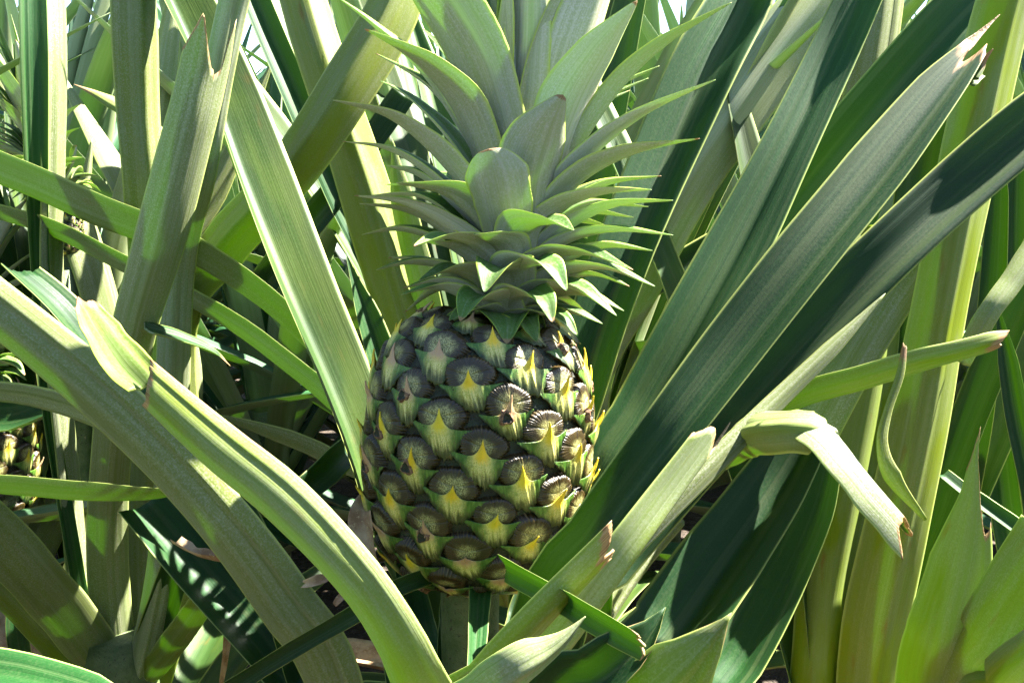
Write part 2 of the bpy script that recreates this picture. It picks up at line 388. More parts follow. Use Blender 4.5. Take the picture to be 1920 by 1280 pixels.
def bract_mesh(seed, pit=False, long_=1.0):
    rg = np.random.default_rng(seed)
    ns, ntt = 37, 17
    ss = np.linspace(-1, 1, ns); ss = np.sign(ss) * np.abs(ss) ** 1.6
    lean = rg.normal(0, 5); tipy = rg.uniform(22, 42) * long_; lift = rg.uniform(8, 18); wl, wr = rg.uniform(.80, 1.05), rg.uniform(.80, 1.05); dp = rg.uniform(.82, 1.06)
    edge = rg.normal(0, 2.0, ns)
    v = []; uv = []
    for jt in range(ntt):
        t = jt / (ntt - 1)
        for i, s in enumerate(ss):
            a = abs(s)
            xw = 60 * s * (wl if s < 0 else wr)
            top = 7 * a ** 2 * (1 if s < 0 else .8) + tipy * math.exp(-(a / .125) ** 1.1)
            bot = np.interp(a, [0, .30, .42, .58, .75, 1.0], [-52 * dp, -49 * dp, -40 * dp, -23, -10, 4]) + edge[i] * 1.6 * (1 - a)
            if t < .6: y = bot + (min(top, 1 + 4 * a) - bot) * t / .6; tv = t
            else: y = min(top, 1 + 4 * a) + (top - min(top, 1 + 4 * a)) * (t - .6) / .4; tv = t if top > 4 + 4 * a else .6
            sk = -y * .24 if y < 0 else 0
            x = xw * (1 - .0 * t) + sk * (1 - a)
            if y > 3: x = x * (1 - .25 * min(1, (y - 3) / 40)) + lean * ((y - 3) / 40) ** 1.5
            z = 5.0 * math.exp(-(a / .5) ** 2) + 6.3 - 2.5 * a
            z -= 9 * max(0, -y / 52) ** 1.6
            z += 2.2 * math.exp(-(a / .07) ** 2)
            z += 1.5 * math.sin(i * 1.9) * (1 - t) * min(1, a * 3) * (t < .6)
            if y > 3: z += lift * ((y - 3) / 40) ** .8 * math.exp(-(a / .16) ** 2) - 4 * ((y - 3) / 40) ** 2
            z -= (x * x) / (2 * 217) + (y * y) / (2 * 420)
            v.append((x * PX, y * PX, z * PX)); uv.append(((s + 1) / 2, tv))
    f = []; mi = []
    for j in range(ntt - 1):
        for i in range(ns - 1):
            f.append((j * ns + i, j * ns + i + 1, (j + 1) * ns + i + 1, (j + 1) * ns + i)); mi.append(0)
    n = len(v)                                    # a back sheet gives the bract its thickness
    v += [(x, y, z - 2.4 * PX) for x, y, z in v]; uv += uv
    f2 = [tuple(q + n for q in x[::-1]) for x in f]; mi += [0] * len(f2)
    rim = [i for i in range(ns)] + [j * ns + ns - 1 for j in range(1, ntt)] + [(ntt - 1) * ns + i for i in range(ns - 2, -1, -1)] + [j * ns for j in range(ntt - 2, 0, -1)]
    f3 = [(b_, a, a + n, b_ + n) for a, b_ in zip(rim, rim[1:] + rim[:1])]; mi += [0] * len(f3)
    f += f2 + f3
    if pit:                                       # the withered flower left a ragged cup
        base = len(v); cx = rg.choice([-1, 1]) * rg.uniform(4, 12); cy = rg.uniform(-12, -2); na = 18
        for r, z0 in ((1.5, 7), (1.2, 15.5), (.95, 16.5), (.75, 13.8), (.2, 13.4)):
            for k in range(na):
                t = 2 * math.pi * k / na; q = r * (1 + .18 * math.sin(3 * t + seed) + rg.normal(0, .07))
                v.append(((cx + 8.5 * q * math.cos(t)) * PX, (cy + 9.5 * q * math.sin(t)) * PX, (z0 + rg.normal(0, .6)) * PX)); uv.append((.5, .3))
        for i in range(4):
            for k in range(na):
                l = (k + 1) % na; f.append((base + i * na + k, base + i * na + l, base + (i + 1) * na + l, base + (i + 1) * na + k)); mi.append(1 if i < 2 else 2)
        f.append(tuple(base + 4 * na + k for k in range(na))); mi.append(2)
    return mesh_from('bract', v, f, [M_BRACT, M_PIT, M_CORE], mi, uv)

CAPS = [cap_mesh(100 + i) for i in range(12)]
BRACTS = [bract_mesh(200 + i, pit=i in (1, 4, 9, 12)) for i in range(16)]

# fruit profile in pixels: height above the fruit's centre against radius
PROF = np.array([(-268, 18), (-262, 60), (-250, 100), (-228, 138), (-200, 164), (-160, 186), (-110, 200), (-50, 208), (10, 210),
                 (70, 206), (120, 198), (165, 185), (200, 166), (225, 144), (243, 114), (253, 80), (256, 40)], float)
def fruit(parent, loc, tilt_y=R(3.0), tilt_x=0.0, phase=0.0, seed=1):
    rg = random.Random(seed)
    na = 48; v = []; f = []
    pp = PROF.copy(); pp[:, 1] = pp[:, 1] - 6
    for h, r in pp:
        for k in range(na):
            t = 2 * math.pi * k / na; v.append((r * PX * math.sin(t), -r * PX * math.cos(t), h * PX))
    for i in range(len(pp) - 1):
        for k in range(na):
            l = (k + 1) % na; f.append((i * na + k, i * na + l, (i + 1) * na + l, (i + 1) * na + k))
    f.append(tuple(range(na - 1, -1, -1))); f.append(tuple((len(pp) - 1) * na + k for k in range(na)))
    fr = link('fruit', mesh_from('fruit', v, f, [M_CORE]), parent, loc)
    fr.rotation_euler = (tilt_x, tilt_y, 0)
    d = np.diff(PROF, axis=0); sl_ = np.concatenate([[0], np.cumsum(np.hypot(d[:, 0], d[:, 1]))])
    pos = sl_[-1] - 62; n = 0
    while pos > 40:
        h = np.interp(pos, sl_, PROF[:, 0]); r = np.interp(pos, sl_, PROF[:, 1])
        h2 = np.interp(pos + 6, sl_, PROF[:, 0]); r2 = np.interp(pos + 6, sl_, PROF[:, 1])
        h1 = np.interp(pos - 6, sl_, PROF[:, 0]); r1 = np.interp(pos - 6, sl_, PROF[:, 1])
        ph = phase + n * R(137.508)
        rad = Vector((math.sin(ph), -math.cos(ph), 0)); tg = Vector((math.cos(ph), math.sin(ph), 0))
        up = (rad * (r2 - r1) + Vector((0, 0, h2 - h1))).normalized(); nn = tg.cross(up).normalized()
        if nn.dot(rad) < 0 and abs(nn.dot(rad)) > .05: nn = -nn
        sc = max(.62, min(1.03, (r / 208) ** .42))
        m = Matrix((tg, up, nn)).transposed().to_4x4()
        m.translation = (rad * r + Vector((0, 0, h))) * PX
        for nm, meshes in (('eye', CAPS), ('bract', BRACTS)):
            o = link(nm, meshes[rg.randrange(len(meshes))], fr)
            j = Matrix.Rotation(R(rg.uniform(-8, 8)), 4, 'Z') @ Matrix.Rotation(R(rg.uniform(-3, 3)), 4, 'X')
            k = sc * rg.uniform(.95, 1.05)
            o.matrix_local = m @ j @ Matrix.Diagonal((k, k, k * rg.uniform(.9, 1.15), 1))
        pos -= 5.55 * (208 / max(r, 100)) ** .35; n += 1
    return fr

# ------------------------------------------------------------------ plants
def plant(name, px, py, d, label, group=None):
    b_ = P(px, py, d); o = bpy.data.objects.new(name, None); col.objects.link(o)
    o.empty_display_size = .05; o.location = (b_[0], b_[1], 0.0)
    tag(o, label, 'plant', group); return o
def stem(pl, h, r=.022, mat=None, name='stem'):
    v = []; f = []; na = 14
    for i, z in enumerate(np.linspace(-.03, h, 9)):
        for k in range(na):
            t = 6.2832 * k / na; q = r * (1 + .10 * math.sin(i * 2.1 + k) + .15 * (z < .05)); v.append((q * math.cos(t), q * math.sin(t), z))
    for i in range(8):
        for k in range(na):
            l = (k + 1) % na; f.append((i * na + k, i * na + l, (i + 1) * na + l, (i + 1) * na + k))
    f.append(tuple(8 * na + k for k in range(na))); f.append(tuple(range(na - 1, -1, -1)))
    return link(name, mesh_from(name, v, f, [mat or M_STALK]), pl, (0, 0, 0))
LEAFN = [0]
def leaf(pl, pts, widths, base=None, stain=0.0, label=None, tip=0, prof=None, dry=0.0, name='leaf', **kw):
    """pts (px, py, depth) tip first; widths in pixels; base: height where the leaf clasps its plant's stem"""
    LEAFN[0] += 1
    p3 = [P(*p) for p in pts]; wm = [w_ * p[2] / FPX for w_, p in zip(widths, pts)]
    d0 = pts[0][2] / FPX
    rl_ = kw.get('roll', 180); rl_ = rl_ if isinstance(rl_, (list, tuple)) else [rl_] * len(pts)
    wm = [.94 * a / max(.76, abs(math.cos(R(b_)))) ** .9 for a, b_ in zip(wm, rl_)]
    if base is not None:
        o = np.array(pl.location); last = p3[-1]
        dr = np.array((last[0] - o[0], last[1] - o[1], 0)); n_ = np.linalg.norm(dr); dr = dr / max(n_, 1e-6)
        B = o + dr * .02 + np.array((0, 0, base)); mid = .42 * last + .58 * B + dr * .02
        if n_ > .06: p3.append(mid); wm.append(wm[-1] * 1.02)
        p3.append(B); wm.append(wm[-1])
        rl = kw.get('roll', 180)
        if isinstance(rl, (list, tuple)): kw['roll'] = list(rl) + [rl[-1]] * (len(p3) - len(rl))
    if prof is not None: prof = [(a, b_ * d0) for a, b_ in prof]
    if prof is not None:
        kw.setdefault('cols', 25)
        mn = -min(0, min(b_ for _, b_ in prof))
        if mn > 0:
            dv = p3[0] - p3[1]; p3[0] = p3[0] + dv / np.linalg.norm(dv) * mn; prof = [(a, b_ + mn) for a, b_ in prof]
    me = leaf_mesh(p3, wm, tip=tip * d0, prof=prof, dry=dry * d0, origin=tuple(pl.location), seed=LEAFN[0] * 7, **kw)
    o = link(name, me, pl, (0, 0, 0)); o['stain'] = float(stain)
    if label: o['label'] = label
    return o

main = plant('pineapple_plant', 895, 840, .62, 'pineapple plant bearing the large ripening fruit in the middle of the picture')
mo = np.array(main.location)
fc = P(897, 838, .62)
FR = fruit(main, tuple(fc - mo), phase=R(-13), seed=3)

# fruit stalk below
fb = fc - mo
v = []; f = []; na = 16
for i, t in enumerate(np.linspace(0, 1, 10)):
    c = np.array((0, 0, 0.0)) * (1 - t) + (fb + np.array((-.006, 0, -255 * PX))) * t
    for k in range(na):
        a = 6.2832 * k / na; q = .017 * (1 + .06 * math.sin(i * 3 + k)); v.append((c[0] + q * math.cos(a), c[1] + q * math.sin(a), c[2]))
for i in range(9):
    for k in range(na):
        l = (k + 1) % na; f.append((i * na + k, i * na + l, (i + 1) * na + l, (i + 1) * na + k))
link('stalk', mesh_from('stalk', v, f, [M_STALK]), main, (0, 0, 0))

# ------------------------------------------------------------------ crown of the main fruit
cb = P(932, 596, .62); ct = P(985, 150, .62)
v = []; f = []; na = 16
for i, t in enumerate(np.linspace(-.06, 1, 8)):
    c = cb * (1 - t) + ct * t
    for k in range(na):
        a = 6.2832 * k / na; q = (52 * (1 - t) ** .6 + 6) * PX if t > 0 else 60 * PX; v.append(tuple(c + q * np.array((math.cos(a), math.sin(a), 0)) - cb))
for i in range(7):
    for k in range(na):
        l = (k + 1) % na; f.append((i * na + k, i * na + l, (i + 1) * na + l, (i + 1) * na + k))
f.append(tuple(7 * na + k for k in range(na)))
CR = link('crown', mesh_from('crown', v, f, [M_CUND]), main, tuple(cb - mo)); CR['stain'] = 0.0
def axis_px(y): return 932 + (596 - y) * 53 / 446
def cleaf(phi, pts, wd, ch=.42, tip=None, dry=None, stain=0.0, dz=None, prof=None, th=.0013, tpow=.62, p=1.5):
    """pts (px, py) tip first, the base last; phi azimuth from the camera, right positive; dz px towards the camera"""
    LEAFN[0] += 1
    ph = R(phi); q = []
    if dry is None: dry = 12 if LEAFN[0] % 3 == 0 else 0.0
    for i, (x, y) in enumerate(pts):
        X = x - axis_px(y)
        z = dz[i] if dz is not None else X / math.tan(ph)
        z = max(-330, min(330, z))
        q.append(P(x, y, .62 - z * PX))
    pw = ph * (.74 if abs(phi) <= 92 else 1.0)
    wdir = (math.cos(pw), math.sin(pw), 0)
    Ltot = sum(np.linalg.norm(q[i] - q[i + 1]) for i in range(len(q) - 1))
    me = leaf_mesh(q, [w_ * PX * (1.16 if i_ else 1.3) for i_, w_ in enumerate(wd)], ch=ch, p=p, tip=(tip * PX if tip is not None else Ltot * .5), prof=[(a, b_ * PX) for a, b_ in prof] if prof else None,
                   dry=dry * PX, wdir=wdir, mats=CM, th=th, rows=30, cols=11, origin=tuple(cb), seed=LEAFN[0] * 5, tpow=tpow, wav=.02)
    o = link('leaf', me, CR, (0, 0, 0)); o['stain'] = float(stain); return o

# inner upright leaves
for a, ln, wd_, r0, lean in ((10, 560, 92, 20, 30), (150, 600, 95, 20, 60), (-95, 560, 90, 25, 90), (75, 520, 95, 25, 120), (200, 540, 95, 25, 150), (-35, 520, 100, 25, 60), (120, 520, 100, 30, 190), (-140, 500, 95, 30, 200)):
    sa, ca = math.sin(R(a)), math.cos(R(a))
    by = 300; bx = axis_px(by)
    pts = []; dzs = []
    for t in (1, .66, .33, 0):
        rr_ = r0 + lean * t ** 1.8
        pts.append((bx + (ln * t) * .118 + rr_ * sa, by + 20 - ln * t)); dzs.append(rr_ * ca)
    cleaf(a if abs(math.sin(R(a))) > .01 else 1, pts, [wd_ * .7, wd_, wd_, wd_ * .8], dz=dzs, ch=.35)
# hand-placed leaves, from the top down (azimuth, tip-first pixels, widths)
cleaf(-32, [(650, -300), (800, -40), (896, 125), (958, 330)], [60, 112, 108, 78], dz=[150, 100, 60, 30], ch=.34)
cleaf(-3, [(1010, -380), (994, -60), (986, 120), (978, 320)], [60, 88, 84, 70], dz=[20, 22, 22, 18], ch=.25)
cleaf(20, [(1110, -360), (1066, -60), (1030, 130), (1000, 320)], [60, 92, 88, 70], dz=[-30, -5, 10, 16], ch=.3)
cleaf(38, [(1195, 2), (1128, 100), (1072, 205), (1022, 360)], [60, 112, 100, 74], dz=[150, 118, 85, 40], ch=.5, tip=210)
cleaf(80, [(1372, 5), (1245, 85), (1150, 180), (1052, 330)], [40, 66, 70, 60], ch=.35)
cleaf(50, [(1200, -260), (1130, -30), (1066, 150), (1010, 330)], [60, 100, 95, 70], dz=[40, 30, 20, 12])
cleaf(-62, [(684, 55), (790, 120), (868, 215), (925, 370)], [46, 82, 86, 70], ch=.42, dry=10)
cleaf(-105, [(622, -12), (700, 50), (800, 150), (915, 330)], [40, 60, 70, 60], ch=.4)
cleaf(-115, [(714, 152), (775, 190), (850, 270), (930, 400)], [40, 55, 60, 50])
cleaf(17, [(1056, 178), (1016, 258), (992, 340), (985, 440)], [62, 104, 100, 74], dz=[150, 122, 92, 50], ch=.5, tip=110, tpow=.5)
cleaf(-8, [(916, 279), (928, 330), (942, 390), (952, 455)], [92, 98, 92, 70], dz=[152, 140, 112, 62], ch=.36, tip=46, tpow=.42, dry=6)
cleaf(-72, [(624, 188), (735, 222), (830, 302), (915, 420)], [38, 60, 68, 62], ch=.42)
cleaf(-95, [(642, 265), (735, 285), (825, 345), (920, 440)], [30, 50, 56, 54])
cleaf(-60, [(743, 343), (835, 362), (890, 410), (940, 480)], [50, 76, 82, 66], ch=.48)
cleaf(-105, [(724, 310), (790, 330), (850, 380), (925, 455)], [40, 55, 60, 54])
cleaf(-80, [(664, 367), (760, 383), (850, 432), (930, 500)], [30, 48, 58, 56], ch=.5)
cleaf(-90, [(674, 382), (770, 400), (850, 450), (925, 510)], [28, 42, 54, 54], ch=.5)
cleaf(-100, [(678, 440), (755, 434), (840, 465), (925, 530)], [30, 48, 56, 54], ch=.5)
cleaf(-38, [(776, 462), (838, 446), (898, 472), (945, 545)], [40, 62, 76, 66], ch=.5, dz=[200, 150, 100, 50])
cleaf(-55, [(790, 452), (860, 470), (905, 510), (945, 560)], [40, 60, 70, 60], ch=.45, dz=[110, 90, 70, 40])
cleaf(-85, [(705, 506), (775, 495), (850, 512), (925, 562)], [24, 44, 56, 56], ch=.5)
cleaf(-100, [(728, 483), (790, 492), (860, 520), (925, 566)], [26, 46, 56, 56], ch=.5)
cleaf(-48, [(786, 526), (845, 506), (895, 528), (940, 585)], [36, 58, 72, 66], ch=.5, dz=[150, 125, 90, 48])
cleaf(-70, [(753, 552), (815, 540), (870, 558), (930, 592)], [26, 48, 62, 56], ch=.5, dz=[60, 55, 50, 30])
cleaf(-90, [(756, 540), (815, 532), (870, 548), (930, 585)], [26, 46, 60, 56], ch=.5)
cleaf(-10, [(889, 440), (915, 448), (945, 470), (962, 540)], [34, 74, 82, 66], dz=[190, 150, 108, 60], ch=.45)
cleaf(-12, [(908, 548), (925, 508), (950, 512), (962, 575)], [42, 78, 86, 66], dz=[215, 178, 120, 62], ch=.42)
cleaf(-22, [(863, 602), (885, 563), (925, 560), (950, 596)], [38, 70, 80, 60], dz=[180, 160, 115, 60], ch=.4)
cleaf(28, [(1076, 432), (1035, 418), (985, 436), (965, 520)], [34, 72, 84, 66], dz=[190, 155, 112, 58], ch=.5)
cleaf(72, [(1342, 150), (1195, 222), (1090, 310), (1000, 430)], [30, 58, 66, 60], ch=.4)
cleaf(68, [(1312, 260), (1180, 290), (1075, 350), (990, 460)], [28, 62, 72, 62], ch=.42)
cleaf(66, [(1222, 356), (1120, 366), (1035, 405), (975, 490)], [30, 62, 74, 62], ch=.45)
cleaf(82, [(1262, 376), (1150, 386), (1060, 430), (980, 510)], [28, 52, 62, 60], ch=.45)
cleaf(100, [(1240, 330), (1130, 350), (1040, 410), (970, 500)], [28, 52, 62, 60], ch=.45)
cleaf(74, [(1262, 441), (1145, 436), (1050, 466), (975, 540)], [24, 50, 64, 62], ch=.48)
cleaf(90, [(1223, 470), (1125, 464), (1040, 500), (965, 556)], [24, 46, 58, 58], ch=.48)
cleaf(52, [(1187, 506), (1095, 478), (1020, 492), (965, 556)], [26, 56, 72, 62], ch=.48, dz=[170, 130, 85, 40])
cleaf(26, [(1062, 545), (1028, 498), (975, 508), (955, 575)], [38, 66, 84, 66], dz=[215, 185, 120, 60], ch=.48)
cleaf(70, [(1228, 537), (1135, 504), (1045, 518), (960, 580)], [24, 46, 60, 58], ch=.48, dz=[90, 75, 55, 30])
cleaf(85, [(1180, 537), (1110, 516), (1040, 535), (960, 590)], [24, 44, 58, 56], ch=.48)
cleaf(55, [(1156, 592), (1085, 545), (1015, 545), (955, 590)], [26, 52, 66, 60], ch=.45, dz=[150, 125, 85, 42])
cleaf(72, [(1170, 583), (1100, 555), (1030, 560), (955, 600)], [22, 42, 54, 54], ch=.48, dz=[70, 60, 45, 26])
cleaf(28, [(1036, 604), (1016, 562), (975, 556), (950, 600)], [38, 62, 78, 60], dz=[200, 175, 120, 58], ch=.4)
cleaf(72, [(1130, 607), (1075, 585), (1015, 585), (945, 606)], [22, 42, 54, 54], ch=.42, dz=[50, 50, 45, 30])
cleaf(42, [(1082, 628), (1050, 596), (1000, 588), (945, 608)], [30, 50, 60, 56], dz=[130, 120, 92, 45], ch=.38)
cleaf(4, [(950, 644), (950, 612), (945, 592), (940, 600)], [40, 70, 76, 56], dz=[180, 165, 120, 60], ch=.3)
cleaf(24, [(1006, 640), (992, 612), (970, 596), (945, 606)], [34, 52, 60, 56], dz=[165, 150, 110, 56], ch=.3)
cleaf(-35, [(842, 600), (868, 585), (905, 582), (940, 606)], [30, 52, 60, 56], dz=[135, 125, 95, 50], ch=.35)
cleaf(-50, [(830, 622), (850, 598), (890, 590), (935, 608)], [28, 46, 56, 56], dz=[115, 110, 85, 45], ch=.3)
# collar of small yellow-green leaves where the crown meets the fruit
for i, a in enumerate((-86, -66, -45, -27, -9, 10, 31, 50, 68, 88)):
    rr_ = 128 + 14 * math.sin(i * 2.3); sa, ca = math.sin(R(a)), math.cos(R(a))
    cleaf(a, [(930 + rr_ * sa, 612 + 20 * ca + 6 * math.sin(i * 1.7)), (930 + .78 * rr_ * sa, 596 + 12 * ca), (931 + .5 * rr_ * sa, 592 + 8 * ca), (932 + 20 * sa, 604)], [20, 42, 52, 50], dz=[rr_ * ca * 1.02, .80 * rr_ * ca, .52 * rr_ * ca, 20 * ca], ch=.35, stain=.9)
# back of the crown
for i in range(34):
    a = 105 + (i * 137.5) % 150; t = i / 34
    by = 600 - 300 * t; ln = 130 + 300 * t; el = R(8 + 62 * t)
    sa, ca = math.sin(R(a)), math.cos(R(a)); bx = axis_px(by)
    pts = []; dzs = []
    for q in (1, .62, .3, 0):
        rr_ = 25 + ln * q * math.cos(el) * (1 + .25 * q); zz = ln * q * math.sin(el) + 45 * math.sin(q * 3.1) - 20 * q * (1 - t)
        pts.append((bx + rr_ * sa, by - zz)); dzs.append(rr_ * ca)
    cleaf(a, pts, [26, 50, 62, 58], dz=dzs, ch=.45)

# ------------------------------------------------------------------ big leaves of the main plant
D = .0
# left side, from the front backwards
leaf(main, [(272, 722, .50), (400, 838, .49), (520, 938, .48), (628, 1050, .47), (705, 1150, .47), (770, 1270, .48), (815, 1400, .52)], [80, 94, 98, 96, 96, 104, 108], base=.16,
     roll=[160, 158, 156, 152, 150, 150, 150], ch=.42, p=1.8, stain=.7, prof=[(-1, 8), (-.5, 10), (0, 4), (.6, -14), (1, -34)], dry=14, edge_dry=.06, label='broad olive leaf with a torn brown end and rusty stains')
leaf(main, [(150, 560, .53), (185, 618, .522), (228, 680, .512), (272, 725, .505)], [30, 70, 84, 70], roll=[40, 38, 30, 20], ch=.35, prof=[(-1, 20), (-.6, 6), (-.2, 14), (.1, -6), (.5, 10), (1, 30)], dry=26, edge_dry=.3, stain=.8, mats=CM, label='bright lime flap beyond the tear with ragged dry edge')  # paler crown material and tint put the flap's sunlit brightness into its colour
leaf(main, [(-60, 545, .56), (60, 640, .56), (190, 750, .56), (316, 872, .56), (430, 1000, .56), (526, 1130, .57), (622, 1290, .58)], [108, 108, 110, 108, 108, 110, 114], base=.16,
     roll=155, ch=.36, p=1.7, stain=.25)
leaf(main, [(26, 506, .59), (110, 580, .59), (200, 690, .6), (330, 830, .61), (470, 1010, .62)], [60, 72, 74, 72, 70], base=.2, roll=[60, 55, 50, 50, 50], ch=.35, prof=[(-1, 20), (1, -10)])
leaf(main, [(290, -60, .80), (345, 60, .78), (400, 190, .76), (455, 345, .74), (525, 520, .72), (600, 690, .71), (660, 840, .70), (715, 1010, .70), (790, 1200, .68)], [84, 98, 108, 120, 126, 122, 116, 108, 100], base=.2,
     roll=[38, 40, 44, 46, 46, 46, 46, 46, 46], ch=.8, p=1.15, stain=.4, label='long arching leaf with white sunlit stripes')
leaf(main, [(-60, 318, .82), (60, 365, .81), (180, 418, .80), (320, 470, .79), (430, 530, .79), (530, 605, .79), (640, 720, .78), (740, 900, .74)], [95, 98, 100, 100, 98, 94, 90, 90], base=.22,
     roll=[112, 108, 106, 104, 102, 100, 100, 100], ch=.55, p=1.3, stain=.45)
leaf(main, [(-60, 395, .88), (90, 440, .87), (220, 505, .86), (330, 560, .85), (440, 625, .84), (520, 685, .83), (610, 760, .82), (740, 900, .77)], [80, 84, 86, 88, 88, 86, 84, 84], base=.22,
     roll=[100, 100, 98, 96, 95, 95, 95, 95], ch=.5, p=1.3, stain=.2)
leaf(main, [(262, 950, .67), (345, 1050, .66), (430, 1150, .65), (520, 1260, .64), (590, 1360, .63)], [100, 112, 116, 116, 110], base=.14, roll=[32, 34, 36, 38, 40], ch=.55, p=1.35, label='dark leaf crossed by white sun patches')
leaf(main, [(425, 1292, .55), (540, 1220, .55), (650, 1157, .555), (745, 1100, .57), (830, 1070, .60)], [36, 36, 36, 36, 34], roll=[-20] * 5, ch=.4)
leaf(main, [(648, 474, .69), (668, 545, .69), (690, 620, .69), (715, 700, .69), (760, 840, .69)], [12, 32, 50, 62, 66], base=.25, roll=[30] * 5, ch=.6, p=1.2, tip=110, serr=.0006, label='short pointed leaf tip glowing beside the fruit')
leaf(main, [(400, 778, .82), (500, 815, .82), (620, 868, .8), (760, 980, .76)], [48, 56, 60, 60], base=.2, roll=110, ch=.4, tip=160)
leaf(main, [(545, 935, .66), (600, 890, .68), (660, 835, .72), (760, 760, .8)], [52, 56, 56, 50], roll=-15, ch=.4)
leaf(main, [(275, 618, .72), (340, 636, .74), (400, 660, .75), (432, 686, .76)][::-1], [8, 36, 46, 50], roll=[-70] * 4, ch=.3, tip=120, dry=40)

# right side
leaf(main, [(1420, -90, .80), (1385, 10, .79), (1322, 130, .77), (1245, 305, .75), (1178, 470, .73), (1128, 610, .72), (1085, 760, .71), (1020, 980, .70)], [118, 128, 134, 124, 116, 110, 106, 100], base=.2,
     roll=[-4, -4, -6, -10, -14, -16, -18, -18], ch=.75, p=1.2, label='broad leaf behind the crown, sunlit above and dark below')
leaf(main, [(1690, -160, .72), (1625, -30, .71), (1560, 110, .70), (1475, 285, .68), (1395, 445, .665), (1305, 610, .65), (1215, 770, .64), (1110, 980, .63)], [70, 88, 100, 112, 124, 128, 124, 112], base=.18,
     roll=[-10, -10, -10, -10, -12, -14, -14, -14], ch=.40, p=1.4)
leaf(main, [(1835, 85, .60), (1765, 170, .59), (1650, 318, .575), (1510, 490, .56), (1370, 668, .55), (1240, 838, .54), (1120, 1000, .545), (1010, 1180, .56)], [40, 86, 116, 124, 122, 116, 110, 106], base=.15,
     roll=[-24, -24, -22, -20, -18, -16, -16, -16], ch=.42, p=1.2, prof=[(-1, 30), (-.6, -10), (-.3, 22), (.1, 60), (.4, 10), (1, 0)], dry=42, label='long front leaf with a split, dried brown tip')
leaf(main, [(2050, 150, .66), (1930, 240, .655), (1800, 352, .65), (1660, 480, .64), (1520, 620, .635), (1390, 765, .63), (1270, 905, .62), (1150, 1050, .61), (1050, 1200, .60)], [116, 122, 122, 118, 118, 114, 108, 102, 96], base=.16,
     roll=[-4, -8, -12, -8, -6, -6, -6, -6, -6], ch=.34, p=1.5)
leaf(main, [(1660, 550, .625), (1560, 650, .615), (1450, 755, .605), (1330, 872, .59), (1220, 980, .58), (1120, 1090, .575), (1030, 1230, .57)], [18, 34, 42, 46, 50, 52, 52], base=.16, roll=[165] * 7, ch=.3, tip=150, label='narrow pale grey leaf showing its underside')
leaf(main, [(1352, 812, .53), (1270, 926, .52), (1184, 1046, .51), (1096, 1166, .51), (1005, 1285, .52), (930, 1410, .54)], [78, 84, 86, 88, 90, 92], base=.14,
     roll=[-118, -122, -125, -130, -135, -140], ch=.6, p=1.15, stain=.55, prof=[(-1, 52), (-.45, 0), (-.25, 6), (0, 52), (.25, 48), (.8, -30), (1, -46)], dry=4, label='lime leaf with a notched tip beside the fruit')
leaf(main, [(1142, 1030, .475), (1072, 1102, .475), (992, 1184, .48), (912, 1274, .49), (850, 1370, .51)], [56, 62, 66, 72, 78], base=.14,
     roll=[-135, -140, -145, -150, -150], ch=.55, p=1.3, stain=.8, prof=[(-1, -44), (-.5, -22), (0, 14), (.4, 2), (.7, 14), (1, 10)], dry=40, label='torn lime leaf crossing the foot of the fruit')
leaf(main, [(1208, 1207, .42), (1130, 1160, .442), (1050, 1112, .49), (950, 1060, .54)], [52, 54, 52, 46], roll=[48, 46, 44, 44], ch=.5, p=1.4, prof=[(-1, -4), (0, 2), (1, 6)], dry=3, label='short dark green leaf cut off square')
leaf(main, [(884, 1420, .50), (888, 1270, .53), (892, 1170, .57), (897, 1085, .60)], [34, 36, 42, 44], roll=[-20] * 4, ch=.6, p=1.2)
leaf(main, [(1098, 1155, .43), (1042, 1215, .425), (960, 1268, .42), (870, 1330, .43)], [14, 58, 84, 92], roll=[-150, -145, -150, -155], ch=.5, tip=120, edge_dry=.14, stain=.2)
leaf(main, [(1248, 1138, .44), (1205, 1205, .435), (1120, 1275, .44), (1030, 1360, .46)], [26, 88, 116, 120], base=.14, roll=[-30, -24, -20, -20], ch=.6, p=1.8, tip=120, edge_dry=.08)
leaf(main, [(1372, 1148, .42), (1318, 1218, .42), (1230, 1310, .43), (1120, 1420, .46)], [24, 118, 150, 150], base=.14, roll=[-165, -160, -158, -155], ch=.35, tip=150, serr=.002, edge_dry=.1, stain=.5)
leaf(main, [(1530, 800, .67), (1452, 935, .66), (1360, 1070, .64), (1270, 1200, .62), (1170, 1340, .60)], [96, 130, 156, 160, 150], base=.14, roll=[-24, -22, -20, -20, -20], ch=.7, p=1.15, label='wide dark channelled leaf with pink rim')
leaf(main, [(1560, 840, .72), (1528, 960, .71), (1465, 1100, .70), (1390, 1240, .68), (1310, 1360, .66)], [60, 96, 112, 110, 100], base=.14, roll=[-30] * 5, ch=.5, p=1.3)
for p_ in ([(1300, 840, .75), (1225, 960, .74), (1150, 1080, .72), (1050, 1250, .68)], [(1270, 960, .68), (1190, 1060, .66), (1120, 1170, .64), (1050, 1300, .62)]):
    leaf(main, p_, [60, 58, 52, 46], base=.14, roll=-160 if p_[0][1] > 900 else -20, ch=.35)
for k, (x, y, tx, wd_) in enumerate(((800, 1300, 760, 66), (840, 1300, 850, 54), (960, 1300, 990, 60), (760, 1330, 700, 70))):
    leaf(main, [(tx, 1060 + 20 * k, .68), ((x + tx) / 2, 1160, .67), (x, y, .64)], [wd_ * .7, wd_, wd_], base=.18, roll=[10, 10, 20], ch=.5)
